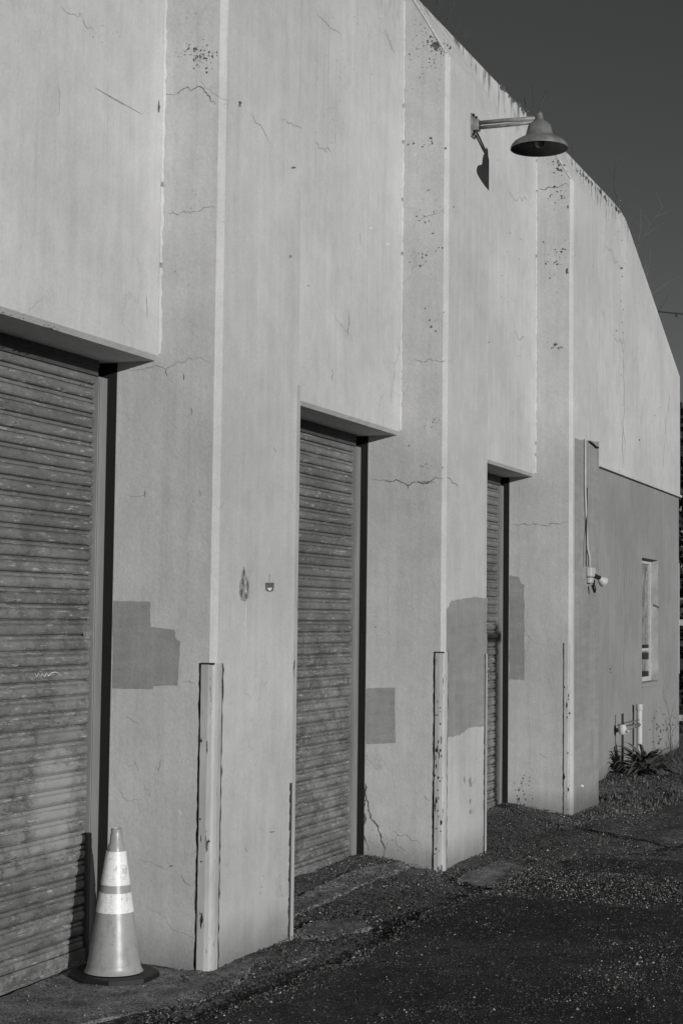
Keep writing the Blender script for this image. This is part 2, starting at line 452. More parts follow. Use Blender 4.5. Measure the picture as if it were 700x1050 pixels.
me = bpy.data.meshes.new('asphalt_drive'); me.from_pydata(V, [], Fc); me.materials.append(M['asphalt'])
bm = bmesh.new(); bm.from_mesh(me); bmesh.ops.recalc_face_normals(bm, faces=bm.faces); bm.to_mesh(me); bm.free()
if me.polygons[len(me.polygons)//2].normal.z < 0: me.flip_normals()
me.polygons.foreach_set('use_smooth', [True]*len(me.polygons))
o = bpy.data.objects.new('asphalt_drive', me); COL.objects.link(o); struct(o)

# worn concrete showing through along the wall (one sheet per apron)
def slab(name, poly, zt):
    mb = MB(); pts = []
    for (a, b) in zip(poly, poly[1:]+poly[:1]):
        L = math.dist(a, b); k = max(2, int(L/0.07))
        for i in range(k):
            t = i/k; pts.append((a[0]+(b[0]-a[0])*t+rng.uniform(-.018, .018), a[1]+(b[1]-a[1])*t+rng.uniform(-.012, .012)))
    top = [(x, y, float(hgt(x, y))+zt) for x, y in pts]
    c = Vector((sum(p[0] for p in top)/len(top), sum(p[1] for p in top)/len(top), sum(p[2] for p in top)/len(top)))
    for i in range(len(top)):
        j = (i+1) % len(top)
        mb.face([top[i], top[j], tuple(c)], 0)
        a, b = top[i], top[j]; mb.face([a, b, (b[0], b[1], b[2]-.05), (a[0], a[1], a[2]-.05)], 0)
    o = mb.build(name, M['concrete']); return struct(o)
slab('concrete_apron', [(4.6, .19), (5.6, .12), (6.0, -.02), (6.3, -.22), (6.86, -.19), (7.25, -.07), (7.2, .02), (6.83, .03), (6.82, .56), (5.6, .56), (4.6, .56)], .014)
slab('concrete_apron', [(7.6, .2), (8.6, .18), (9.5, .2), (10.17, .2), (10.17, .30), (9.6, .38), (8.7, .33), (7.9, .36)], .016)
slab('concrete_apron', [(7.85, -.17), (8.25, -.26), (8.5, -.1), (8.2, .05), (7.9, .02)], .014)
slab('concrete_apron', [(9.75, -.43), (10.06, -.47), (10.62, -.44), (10.85, -.2), (10.2, -.14), (9.95, -.2)], .016)
slab('concrete_apron', [(7.2, -.25), (7.5, -.28), (7.7, -.14), (7.4, -.1)], .012)

# loose gravel
def gravel(name, n, box, size, mat, seed):
    r = np.random.RandomState(seed)
    x = r.uniform(box[0], box[1], n); y = r.uniform(box[2], box[3], n)
    keep = (fnoise(x, y, seed) > r.uniform(0.1, 0.9, n)) & ~((x < 7.1) & (y > -.12) & (r.uniform(0, 1, n) > .10)); x, y = x[keep], y[keep]; n = len(x)
    s = size*np.exp(r.normal(0, .4, n))*0.5
    base = np.array([(1, 0, 0), (0, 1, 0), (-1, 0, 0), (0, -1, 0), (0, 0, .75), (0, 0, -.5)])
    V = (base[None]*r.uniform(.6, 1.2, (n, 6, 1)))*s[:, None, None]
    a = r.uniform(0, 6.28, n); c, sn = np.cos(a), np.sin(a)
    X = V[:, :, 0]*c[:, None]-V[:, :, 1]*sn[:, None]; Y = V[:, :, 0]*sn[:, None]+V[:, :, 1]*c[:, None]
    asp = y < edge_y(x)
    z = hgt(x, y)+np.where(asp, 0.03, 0.008)+np.where((~asp) & (y > -.3) & (y < .55), 0.008, 0)
    V = np.stack([X+x[:, None], Y+y[:, None], V[:, :, 2]+z[:, None]], 2).reshape(-1, 3)
    T = np.array([(0, 1, 4), (1, 2, 4), (2, 3, 4), (3, 0, 4), (1, 0, 5), (2, 1, 5), (3, 2, 5), (0, 3, 5)])
    Fc = (T[None]+np.arange(n)[:, None, None]*6).reshape(-1, 3)
    me = bpy.data.meshes.new(name); me.from_pydata(V.tolist(), [], Fc.tolist()); me.materials.append(mat)
    o = bpy.data.objects.new(name, me); COL.objects.link(o); o['kind'] = 'stuff'; return o
def fnoise(x, y, seed):
    v = 0.5+0*x; r = np.random.RandomState(seed+99)
    for f in (0.9, 1.9, 4, 9):
        a = r.uniform(0, 6.28, 2); v = v+0.22*np.sin(x*f+a[0]+np.sin(y*f*1.3+a[1])*1.4)*np.cos(y*f*1.1+a[1]+x*.4)
    return v
ROCK = (5.6, 16.5)
tag(gravel('loose_gravel', 52000, (5.6, 14.5, -.6, .54), .0095, M['pebble'], 1), 'dark loose gravel strewn along the foot of the wall', 'gravel')
tag(gravel('pale_chips', 11000, (5.6, 16.5, -.6, .54), .0075, M['pebble_lite'], 2), 'pale stone chips scattered in the gravel by the wall', 'gravel')
tag(gravel('asphalt_chips', 30000, (5.6, 19, -4.2, -.5), .0062, M['pebble_lite'], 4), 'pale stone chips scattered over the dark asphalt', 'gravel')
tag(gravel('foreground_chips', 16000, (5.6, 10.5, -3.0, -.4), .0072, M['pebble_lite'], 6), 'pale stone chips on the nearest stretch of asphalt', 'gravel')
tag(gravel('foreground_grit', 50000, (5.6, 10.5, -3.0, -.4), .0085, M['pebble'], 8), 'coarse dark grit on the nearest stretch of asphalt', 'gravel')
tag(gravel('asphalt_grit', 42000, (5.6, 14, -3.4, -.5), .0085, M['pebble'], 5), 'fine dark grit lying on the asphalt', 'gravel')

# ================================================================== the warehouse
B = empty('warehouse', (12, 0.5, 0), 'long pale stuccoed warehouse wall with pilasters, roller doors and sloped parapet end', 'warehouse')
CH = 0.028                                          # chamfer of the pilaster corners
# --- upper wall panels between pilasters
def wall_panel(x0, x1, z0, label=None):
    """panel in the wall plane over a door, with a chamfered lower edge and a deep soffit"""
    mb = MB(); c = 0.022
    prof = [(D1, z0+c), (D1+c*0.9, z0), (D2+0.3, z0), (D2+0.3, ZPAR), (D1+0.03, ZPAR), (D1, ZPAR-0.03)]
    N = 30
    for i in range(N):
        xa = x0+(x1-x0)*i/N; xb = x0+(x1-x0)*(i+1)/N
        for k in range(len(prof)):
            a = prof[k]; b_ = prof[(k+1) % len(prof)]
            mb.face([(xa, a[0], a[1]), (xb, a[0], a[1]), (xb, b_[0], b_[1]), (xa, b_[0], b_[1])], 0)
    for x in (x0, x1): mb.face([(x, a, b_) for a, b_ in prof], 0)
    return mb
def finish(mb, name, mats, **kw):
    return mb.build(name, mats, B, **kw)
WM = [M['wall'], M['crack'], M['crack_soft'], M['pale']]
PY = ('y', D1)
# panel over the first door (left edge of the picture)
mb = wall_panel(XA[1]+PW, XA[2], ZL)
crack(mb, PY, [(98, 90), (122, 104), (146, 117)], .007, 2, jit=.05)
crack(mb, PY, [(60, 88), (61, 102), (60, 118)], .004, 2)
crack(mb, PY, [(62, 4), (75, 14), (88, 26), (100, 34)], .0035, 2)
crack(mb, PY, [(150, 300), (151, 312), (151, 326)], .005, 1)
spots(mb, PY, 110, 34, 8, 5, 9, .7, 2)
blot(mb, PY, 163, 110, 1.6, 7, 1)
for u_ in (4, 12, 20, 34, 46, 52, 60): blot(mb, PY, u_, 322.5+(u_-5)*.285-1, 3.5, 1.1, 2); 
for u_ in (3, 24, 50, 56): blot(mb, PY, u_, 321+(u_-5)*.285, 1.5, .8, 1)
finish(mb, 'wall_panel', WM, recalc=False)
# panel over the second door
mb = wall_panel(XA[2]+PW, XA[3], ZL)
crack(mb, PY, [(357, 315), (358, 330), (358.5, 352)], .006, 1)
crack(mb, PY, [(340, 320), (350, 332), (360, 345), (362, 352)], .004, 2)
crack(mb, PY, [(394, 30), (400, 45), (404, 54)], .007, 1)
crack(mb, PY, [(320, 10), (338, 28), (352, 42)], .0035, 2)
crack(mb, PY, [(340, 378), (341, 392)], .008, 1)
crack(mb, PY, [(409, 345), (405, 372), (402, 398), (401, 415)], .005, 2)
crack(mb, PY, [(393, 405), (389, 418)], .005, 2)
crack(mb, PY, [(343, 120), (344, 150)], .004, 2)
crack(mb, PY, [(369, 238), (370, 252)], .006, 2)
crack(mb, PY, [(325, 146), (327, 152), (334, 156), (342, 164)], .006, 2)
blot(mb, PY, 380, 234, 2.5, 1.6, 3); blot(mb, PY, 397, 250, 2, 2, 3)
spots(mb, PY, 350, 60, 25, 30, 22, .6, 2); spots(mb, PY, 330, 130, 12, 20, 20, .6, 2)
finish(mb, 'wall_panel', WM, recalc=False)
# panel over the third door
mb = wall_panel(XA[3]+PW, XA[4], ZL)
crack(mb, PY, [(520, 195), (535, 206), (545, 214)], .006, 2)
crack(mb, PY, [(527, 338), (538, 346)], .008, 2)
spots(mb, PY, 520, 250, 10, 60, 26, .7, 2)
for i in range(34):
    t = rng.random(); blot(mb, PY, 513+t*34, 86+t*36+rng.uniform(0, 5), rng.uniform(.5, 1.6), rng.uniform(.6, 3.0), 1)
finish(mb, 'wall_panel', WM, recalc=False)
# blind wall left of the doors
mb = MB(); mb.box(-14, XA[1], D1, D2+.3, -.2, ZPAR); finish(mb, 'wall_panel', WM)
# --- far bay: upper light part stands 15 mm proud of the grey lower wall and ends in a drip edge
mb = MB(); x0 = XA[4]+PW-.3
top = [(x0, D1, ZLEDGE), (X_END, D1, ZLEDGE), (X_END, D1, ZEND), (XKNEE+1.6, D1, 5.31), (XKNEE+.3, D1, 5.84), (XKNEE+.12, D1, 5.90), (XKNEE-.12, D1, ZPAR-.012), (XKNEE-.5, D1, ZPAR), (x0, D1, ZPAR)]
mb.prism(top, (0, 0.32, 0))
for pts, w, mi in (([(638, 330), (640, 355), (639, 385), (638, 430), (638, 484)], .012, 2), ([(638, 430), (638, 455), (638, 484)], .014, 1),
                   ([(617, 260), (630, 270), (637, 276)], .009, 2), ([(626, 340), (637, 352), (640, 362)], .008, 2),
                   ([(684, 412), (682, 440), (680, 470), (679, 498)], .010, 2), ([(686, 404), (684, 424)], .016, 1),
                   ([(652, 355), (650, 372)], .008, 2), ([(612, 300), (622, 318)], .006, 2)):
    crack(mb, PY, pts, w, mi)
spots(mb, PY, 637, 300, 3, 60, 26, .8, 2); spots(mb, PY, 660, 430, 16, 45, 22, .6, 2)
blot(mb, PY, 655, 451, 1.2, 1.2, 1); blot(mb, PY, 610, 212, 2.2, 1.2, 1)
blot(mb, PY, 637, 275, 1.8, 1.5, 1)
for i in range(46):
    t = rng.random(); blot(mb, PY, 590+t*46, 170.5+t*46+rng.uniform(0, 4), rng.uniform(.4, 1.0), rng.uniform(.6, 2.8), 1)
finish(mb, 'wall_panel', WM)
mb = MB()
zb = ZLEDGE-.004
WX0, WX1, WZ0, WZ1 = 18.02, 18.94, .96, 2.335
yl = D1+.015
# lower grey wall built round the window opening
mb.box(x0, WX0, yl, yl+.3, -.2, zb); mb.box(WX1, X_END-.004, yl, yl+.3, -.2, zb)
mb.box(WX0, WX1, yl, yl+.3, -.2, WZ0); mb.box(WX0, WX1, yl, yl+.3, WZ1, zb)
# nail holes, and dead stems' shadows painted on as dark spots
PL = ('y', yl)
spots(mb, PL, 624, 683, 3, 4, 7, .7, 1)
spots(mb, PL, 680, 745, 8, 12, 30, .9, 1)
crack(mb, PL, [(640, 560), (640.5, 640), (640, 700)], .02, 2, jit=.1)
low = finish(mb, 'lower_wall', [M['grey_wall'], M['crack'], M['patch']])
low['label'] = 'grey painted lower wall of the far bay'
mb = MB(); mb.box(15.89, X_END+.02, D1-.022, D1+.02, ZLEDGE-.030, ZLEDGE-.002); finish(mb, 'drip_ledge', M['wall'])
# end wall, back and roof
mb = MB()
mb.prism([(X_END-.32, D1+.32, -.2), (X_END-.004, D1+.32, -.2), (X_END-.004, D1+.32, ZEND-.02), (X_END-.32, D1+.32, ZEND+.1)], (0, 14, 0))
finish(mb, 'end_wall', M['wall'])
mb = MB()
rp = [(-14, D1+.33, 5.55), (16.6, D1+.33, 5.55), (17.6, D1+.33, 5.25), (X_END-.35, D1+.33, 4.3), (X_END-.35, D1+.33, 4.1), (-14, D1+.33, 4.1)]
mb.prism(rp, (0, 14, 0)); finish(mb, 'roof', M['roof'])

# --- pilasters
def pilaster(xa, marks=None, patches=(), label=None, guard=None):
    xb = xa+PW; mb = MB(); zt = ZPIL; yb = D2+.3; yi = D1
    zs = [-.2, 0, 1, 2, 3, 4, zt]
    A = [(xa+CH, 0), (xb-.012, 0), (xb, .012), (xb, yb), (xa, yb), (xa, CH)]       # plan, clockwise from chamfer
    # shaft up to zt; the cap slopes back to the wall plane
    zc = ZPAR-.03
    capslope = (zc-zt)/(yi)
    def topz(y): return zt+capslope*min(max(y, 0), yi) if y <= yi else zc
    plan = A
    n = len(plan)
    for i in range(n):
        (x1, y1), (x2, y2) = plan[i], plan[(i+1) % n]
        ys_ = [y1] + ([yi] if (y1-yi)*(y2-yi) < 0 else []) + [y2]
        for ya, yb_ in zip(ys_[:-1], ys_[1:]):
            xa_ = x1 if ya == y1 else x1; xb_ = x2
            mb.face([(xa_, ya, -.2), (xb_, yb_, -.2), (xb_, yb_, topz(yb_)), (xa_, ya, topz(ya))])
    mb.face([(xa+CH, 0, zt), (xb-.012, 0, zt), (xb, .012, topz(.012)), (xb, yi, zc), (xa, yi, zc), (xa, CH, topz(CH))])
    mb.face([(xb, yi, zc), (xb, yb, zc), (xa, yb, zc), (xa, yi, zc)])
    mb.tube([(xa+.006, .022, zt+.022), (xa+.006, yi*.5, (zt+zc)/2-.006), (xa+.006, yi, zc-.004)], .0105, 6)
    if marks: marks(mb)
    # the side polygon above is one n-gon per plan edge: split at the wall plane so the slope is right
    o = mb.build('pilaster', [M['pilaster'], M['crack'], M['crack_soft'], M['pale']], B, recalc=False)
    if label: o['label'] = label
    for pl, px in patches:
        q = MB(); q.face([plane_pt(pl, u, v, .0012) for u, v in px]); k = q.build('paint_patch', M['patch'], o, recalc=False)
    return o
def side(mb, k): return ('x', XA[k])
F0 = ('y', 0.0)
def marks1(mb):
    S = ('x', XA[2])
    spots(mb, S, 200, 57, 9, 5, 26, .9, 1); spots(mb, S, 210, 62, 4, 8, 14, 1.1, 1); spots(mb, S, 200, 30, 14, 22, 30, .5, 2)
    crack(mb, S, [(170, 96), (182, 96), (188, 91), (196, 93), (212, 95), (216, 104), (222, 107)], .005, 1)
    crack(mb, S, [(172, 218), (180, 219), (192, 217), (205, 216), (222, 213)], .004, 2)
    crack(mb, S, [(122, 378), (140, 380), (160, 374), (170, 378), (185, 372), (220, 372)], .004, 2)
    for u_, v_ in ((171, 378), (188, 382), (149, 502), (205, 502), (196, 418)): crack(mb, S, [(u_, v_), (u_+.5, v_+8)], .006, 1 if v_ < 400 else 2)
    crack(mb, S, [(130, 508), (145, 509), (150, 505)], .003, 2)
    crack(mb, S, [(128, 737), (136, 739), (143, 742)], .004, 2); crack(mb, S, [(121, 808), (127, 818), (136, 821), (142, 820)], .003, 2)
    crack(mb, S, [(165, 778), (163, 792)], .004, 2); crack(mb, S, [(140, 881), (160, 886), (176, 889)], .003, 2)
    crack(mb, S, [(186, 898), (196, 908)], .007, 2); crack(mb, S, [(187, 699), (200, 701)], .004, 2)
    blot(mb, S, 176, 888, 2, .8, 1); spots(mb, S, 200, 540, 12, 120, 8, .6, 2); spots(mb, S, 185, 250, 14, 40, 12, .7, 2)
    crack(mb, S, [(160, 994), (175, 993), (190, 996), (205, 998)], .012, 1)
    # front face
    blot(mb, F0, 246, 106, 2, 4, 1); 
    crack(mb, F0, [(258, 116), (262, 126), (272, 138), (277, 146)], .005, 2); crack(mb, F0, [(286, 120), (300, 128), (310, 134)], .004, 2)
    crack(mb, F0, [(325, 145), (326, 152)], .006, 1); blot(mb, F0, 301, 172, 3, 1.2, 1); blot(mb, F0, 298, 263, 2, 1.6, 2); blot(mb, F0, 316, 293, 1, 1, 1)
    # leaf-shaped flake with a white run below it
    lf = [(250, 580), (252.5, 588), (255, 596), (256, 606), (254.5, 613), (251.5, 617), (247.5, 615), (245.5, 607), (246, 599), (248, 590)]
    mb.face([plane_pt(F0, u, v) for u, v in jag(lf, .35, 2)], 2)
    for u_, v_, a, b_ in ((249, 596, 1.2, 5), (248, 607, 1.5, 5), (252.5, 611, 1.3, 3), (250.5, 588, .9, 5), (254, 601, .7, 5)): blot(mb, F0, u_, v_, a, b_, 1, off=.003)
    for u_, v_ in ((251.5, 597), (252, 606)): blot(mb, F0, u_, v_, .8, 2.6, 3, off=.004)
    crack(mb, F0, [(251.5, 617), (252, 625), (251, 640), (250, 658)], .010, 3)
    # rusty fixing stub with its streak
    crack(mb, F0, [(276.5, 588), (276.5, 593), (276.5, 598)], .012, 2)
    mb.face([plane_pt(F0, u, v, .002) for u, v in ((272, 597.5), (281, 597.5), (281, 602), (280, 606), (276, 607), (272.5, 605))], 1)
    mb.face([plane_pt(F0, u, v, .003) for u, v in ((274, 603), (279, 602.5), (278, 605), (276, 606))], 3)
    spots(mb, F0, 262, 860, 14, 60, 9, .7, 2); crack(mb, F0, [(252, 868), (254, 874)], .006, 2); blot(mb, F0, 279, 853, 3, .8, 1)
    crack(mb, F0, [(226, 990), (245, 984), (262, 975), (280, 970), (296, 966)], .010, 2)
    crack(mb, F0, [(281, 458), (283, 464)], .008, 2)
def marks2(mb):
    S = ('x', XA[3])
    spots(mb, S, 447, 46, 7, 5, 26, 1.0, 1); spots(mb, S, 438, 60, 10, 20, 36, .6, 1); blot(mb, S, 448, 46, 4, 4, 1); spots(mb, S, 430, 30, 6, 14, 16, .6, 1)
    spots(mb, S, 437, 145, 10, 5, 10, .8, 1); spots(mb, S, 440, 215, 10, 10, 14, .7, 1); spots(mb, S, 434, 260, 10, 14, 14, .9, 1); spots(mb, S, 444, 330, 8, 14, 8, .8, 1)
    crack(mb, S, [(421, 370), (432, 371), (440, 368), (452, 371), (458, 368)], .006, 2)
    crack(mb, S, [(420, 238), (436, 222), (452, 216), (458, 214)], .004, 2)
    spots(mb, S, 442, 434, 5, 4, 10, 1.0, 2); spots(mb, S, 438, 478, 10, 2, 12, .8, 2)
    crack(mb, S, [(382, 492), (400, 494), (415, 496), (418, 498), (430, 495), (440, 494), (455, 490)], .010, 1)
    crack(mb, S, [(417, 497), (418, 501)], .008, 1); blot(mb, S, 438, 494, 9, 1.4, 2)
    crack(mb, F0, [(458, 489), (462, 491), (468, 497), (470, 499)], .008, 1)
    crack(mb, S, [(375, 806), (377, 825), (381, 840), (388, 852), (393, 866), (396, 882)], .014, 1)
    crack(mb, S, [(373, 800), (374, 812), (375, 840), (377, 872)], .02, 1); crack(mb, S, [(378, 862), (384, 868), (392, 870)], .006, 2)
    crack(mb, S, [(402, 852), (408, 857), (416, 855), (422, 862), (432, 866)], .007, 2); crack(mb, S, [(405, 856), (408, 868), (414, 872)], .005, 2)
    crack(mb, S, [(434, 815), (441, 821)], .005, 2); blot(mb, S, 385, 643, 1.5, 1, 2); blot(mb, S, 419, 457, 1.2, 1.2, 2)
    spots(mb, S, 400, 870, 14, 8, 20, .7, 2)
    for u_, v_, a, b_ in ((476, 800, .8, 5), (482, 802, 1.8, 7), (482, 822, 1.2, 4), (482, 832, 2, 3)): blot(mb, F0, u_, v_, a, b_, 2)
    spots(mb, F0, 478, 760, 10, 60, 8, .6, 2)
def marks3(mb):
    S = ('x', XA[4])
    spots(mb, S, 570, 172, 6, 4, 20, .9, 1); spots(mb, S, 573, 200, 6, 6, 16, .7, 1); spots(mb, S, 570, 262, 8, 9, 26, .8, 1); blot(mb, S, 581, 278, 1.5, 4, 1)
    crack(mb, S, [(553, 193), (560, 193), (568, 191), (576, 190), (583, 189)], .012, 1)
    spots(mb, S, 568, 305, 7, 20, 10, .7, 2); spots(mb, S, 570, 355, 4, 2, 10, .8, 1)
    crack(mb, S, [(524, 538), (532, 539), (545, 538), (560, 539), (572, 537), (583, 536)], .010, 2)
    crack(mb, S, [(552, 772), (558, 776), (562, 777)], .006, 2); crack(mb, S, [(527, 828), (530, 818), (535, 826)], .010, 1)
    crack(mb, S, [(523, 832), (535, 833), (552, 834), (570, 836)], .014, 2)
    spots(mb, S, 536, 812, 7, 8, 24, .8, 1)
    blot(mb, F0, 597, 806, 2.2, 1.6, 3)  # pale blot paints in a small smear of reflected light
mk_p = {}
pat1 = [(('x', XA[2]), jag([(116.3, 616), (154, 617), (154.5, 643), (179, 645.5), (181, 656), (185, 658), (183, 689), (182.5, 703), (158, 703), (157, 707), (115.5, 706)], .35, 4))]
pat2 = [(('x', XA[3]), jag([(375.4, 706), (404.5, 705), (405.5, 762), (375, 763)], .3, 5)),
        (F0, jag([(457.5, 625), (463, 616), (476, 613.5), (488, 612), (499, 614), (498, 744), (482, 746), (470, 754), (457, 757)], .5, 5))]
pat3 = [(('x', XA[4]), jag([(522, 590), (531, 591), (534, 598), (537, 600), (537, 697), (521.8, 697)], .45, 5)),
        (F0, [(588.8, 449)] + jag([(594, 451), (600, 451), (612, 453)], .4, 4)[:14] + [(613.6, 453), (613.2, 840), (588.2, 848)])]
P0 = pilaster(XA[0]); P1_ = pilaster(XA[1])
PIL = [P0, P1_, pilaster(XA[2], marks1, pat1, 'nearest full pilaster with a stepped grey paint patch on its side'),
       pilaster(XA[3], marks2, pat2, 'middle pilaster with the lamp on its front and a large grey patch'),
       pilaster(XA[4], marks3, pat3, 'farthest pilaster with grey lower paint')]

def guard(k, h, leg_s, leg_f, chips=0, mat='angle'):
    """painted angle iron screwed over the pilaster's lower corner, with a rusty gap down each side"""
    xa = XA[k]; mb = MB(); t = .007
    plan = [(xa-t, leg_s), (xa-t, .03), (xa-t+.006, .010), (xa+.010, -t+.006), (xa+.03, -t), (xa+leg_f, -t), (xa+leg_f, .001), (xa+CH, .001), (xa-.001+.0, CH), (xa+.001, leg_s)]
    N = 40; b = len(mb.v); n = len(plan)
    for i in range(N+1):
        z = -.1+(h+.1)*i/N
        for (x, y) in plan:
            mb.v.append((x+rng.uniform(-.0008, .0008), y+rng.uniform(-.0008, .0008), z))
    for i in range(N):
        for j in range(n):
            j2 = (j+1) % n; mb.f.append((b+i*n+j, b+i*n+j2, b+(i+1)*n+j2, b+(i+1)*n+j)); mb.m.append(0)
    mb.f.append(tuple(b+N*n+j for j in range(n))); mb.m.append(0)
    # rust-black seams beside the legs
    def seam(ax, pos, w, wob, mi=1):
        q = []; M2 = 46
        for i in range(M2+1):
            z = -.02+(h+.02)*i/M2; c = wob*rng.uniform(-1, 1); hw = w*rng.uniform(.25, 1.0)/2
            q.append((c-hw, c+hw, z))
        for a, c in zip(q[:-1], q[1:]):
            if ax == 'x': mb.face([(xa-.002, pos+a[0], a[2]), (xa-.002, pos+a[1], a[2]), (xa-.002, pos+c[1], c[2]), (xa-.002, pos+c[0], c[2])], mi)
            else: mb.face([(xa+pos+a[0], -.002, a[2]), (xa+pos+a[1], -.002, a[2]), (xa+pos+c[1], -.002, c[2]), (xa+pos+c[0], -.002, c[2])], mi)
    seam('x', leg_s+.006, .016 if k != 4 else .007, .002); seam('y', leg_f+.012, .034 if k != 4 else .004, .004)
    if k != 4: seam('x', leg_s+.008, .010, .003)
    # soft dark top edge and torn filler above it
    if k != 4: mb.box(xa-t-.001, xa+.004, .002, leg_s, h-.006, h+.003, 1)
    for _ in range(chips*3):
        z = rng.uniform(.03, h*.75); hh = rng.choice((.006, .01, .03))*rng.uniform(.4, 1.3); y = rng.uniform(.008, leg_s*.95); w = rng.uniform(.002, .009)
        mb.face([(xa-t-.0015, y+w*math.cos(a_)*rng.uniform(.4, 1.2), z+hh*math.sin(a_)*rng.uniform(.4, 1.2)) for a_ in [i*math.pi/5 for i in range(10)]], 1)
    o = mb.build('corner_guard', [M[mat], M['rust']], PIL[k], recalc=True)
    mb = MB()
    for i in range(5):
        r = .012+.004*i
    return o
guard(2, 1.425, .066, .065, 3); guard(3, 1.425, .060, .050, 11); guard(4, 1.45, .062, .030, 4, 'pilaster')
def edge_strip(k, h, dark):
    """narrow steel strip on the far front corner of a pilaster, standing off the wall with a dark seam"""
    xb = XA[k]+PW; mb = MB()
    mb.box(xb-.028, xb+.006, -.006, .03, -.1, h, 0)
    M2 = 40
    for i in range(M2):
        z0 = h*dark*i/M2; z1 = h*dark*(i+1)/M2; w = rng.uniform(.014, .026)
        mb.face([(xb-.030-w, -.002, z0), (xb-.026, -.002, z0), (xb-.026, -.002, z1), (xb-.030-w, -.002, z1)], 1)
    mb.build('edge_strip', [M['angle'], M['rust']], PIL[k])
edge_strip(2, 2.85, .28); edge_strip(3, 1.40, 1.0)

def bead(k):
    mb = MB(); x = XA[k]; z0 = ZL+.03; M2 = 120; q = []
    for i in range(M2+1):
        z = z0+(ZPAR-.12-z0)*i/M2; a = .006+.007*rng.random()**2; b_ = .006+.010*rng.random()
        q.append((z, a, b_))
    for (z1, a1, b1), (z2, a2, b2) in zip(q[:-1], q[1:]):
        mi = 1 if rng.random() < .03 else 0
        mb.face([(x-a1-.004, D1-.001, z1), (x-.001, D1-b1, z1), (x-.001, D1-b2, z2), (x-a2-.004, D1-.001, z2)], mi)
    mb.build('filler_bead', [M['wall'], M['crack_soft']], B, recalc=False)
for k in (2, 3, 4): bead(k)
# --- roller doors
PITCH = .0700
def roller_door(x0, x1, zb, seed, label, scribble=False):
    r = random.Random(seed)
    e = empty('roller_door', ((x0+x1)/2, D2, zb), label, 'x'); del e['category']; e.parent = B; e.location = Vector(e.location)-Vector(B.location)
    e['label'] = label
    ztop = ZL+.02; yc = D2+.075
    xg = x1-.095                                   # right edge of the curtain
    # curtain: interlocking curved slats
    mb = MB(); nx = 60; dents = [(r.uniform(x0+.4, xg-.1), r.uniform(zb+.3, 2.2), r.uniform(.06, .14), r.uniform(.003, .006)) for _ in range(3)]; X = [x0+.0+(xg-x0)*i/nx for i in range(nx+1)]
    prof = [(0, .010), (.02, .014), (.060, .014), (.08, .003), (.13, -.003), (.24, -.0068), (.40, -.0090), (.54, -.0084), (.66, -.0050), (.70, -.001), (.715, .0040), (.76, .0040), (.775, -.0030), (.84, -.0048), (.92, -.0040), (.970, -.0010), (.985, .006)]
    ns = int((ztop-zb)/PITCH)+1
    sag = [r.uniform(-.0003, .0003) for _ in range(nx+1)]
    rows_ = []
    for s in range(ns):
        dy = r.uniform(-.0022, .0022); tilt = r.uniform(-.0025, .0025)
        ph = r.uniform(0, 6)
        for t_, y in prof:
            z = ztop-(s+1)*PITCH+t_*PITCH
            rows_.append((z, [(y+dy+tilt*(i/nx)+.0004*math.sin(i*.25+ph))for i in range(nx+1)]))
    rows_.sort(key=lambda a: a[0])
    rows_ = [q for q in rows_ if q[0] >= zb+.06]
    b0 = len(mb.v)
    for z, yy in rows_:
        for i in range(nx+1): mb.v.append((X[i], yc+yy[i]+sum(dp_*math.exp(-((X[i]-dx_)/dr)**2-((z-dz_)/dr)**2) for dx_, dz_, dr, dp_ in dents), z+sag[i]))
    for a in range(len(rows_)-1):
        for i in range(nx):
            p = b0+a*(nx+1)+i; mb.f.append((p, p+1, p+nx+2, p+nx+1)); mb.m.append(0)
    if scribble:
        for (u, v) in ((43, 691),):
            pts = [(34, 692), (36, 690), (38, 694), (40, 690), (42, 694), (43.5, 691), (46, 694), (48, 690), (50, 693), (53, 690), (57, 689), (60, 690), (64, 694)]
            crack(mb, ('y', yc-.0075), pts, .006, 1, sub=2, jit=0, off=.002)
        mb.face([plane_pt(('y', yc-.0075), u, v, .002) for u, v in ((85, 645.5), (93.5, 645), (94, 652), (86, 652.5))], 2)
        for pts in ([(78, 644), (81, 643.5), (84, 644.5)], [(0, 710), (4, 708.5), (10, 710)], [(83, 691), (84, 688), (86, 690)]):
            crack(mb, ('y', yc-.0075), pts, .006, 2, sub=3, jit=.1, off=.002)
    mb.build('slat_curtain', [M['slat'], M['pale'], M['galv']], e, recalc=False, smooth=True, autos=50)
    # bottom bar
    q = MB(); q.box(x0+.05, xg+.01, yc-.016, yc+.02, zb-.04, zb+.06); q.box(x0+.05, xg+.01, yc-.024, yc-.0165, zb-.02, zb-.0)
    q.build('bottom_bar', M['slat'], e, bevel=.004)
    # hood under the lintel
    q = MB(); q.box(x0+.02, xg+.006, yc-.020, yc+.2, ZL-.075, ZL-.001); q.box(x0+.02, xg+.006, yc-.027, yc-.0205, ZL-.034, ZL-.024)
    q.build('door_hood', M['hood'], e)
    # guide rails, black jamb channels
    for sgn in (1, -1):
        a, b_, c = (xg+.010, x1-.0055, x1-.001) if sgn == 1 else (x0+.085, x0+.0055, x0+.001)
        xl, xh = min(a, b_), max(a, b_)
        q = MB(); q.box(xl, xh, D2+.052, D2+.11, -.03, ZL-.076); q.box(xl+.004, xl+.014, D2+.046, D2+.0515, -.03, ZL-.09)
        q.build('guide_rail', M['guide'], e, bevel=.003)
        q = MB(); xl2, xh2 = min(b_, c), max(b_, c)
        q.box(xl2, xh2, D2+.003, D2+.11, -.05, ZL-.002)
        q.build('jamb_channel', M['black_steel'], e)
    q = MB(); q.box(x0, x1, D2+.115, D2+.13, -.2, ZL-.003); q.build('backing', M['black_steel'], e)
    return e
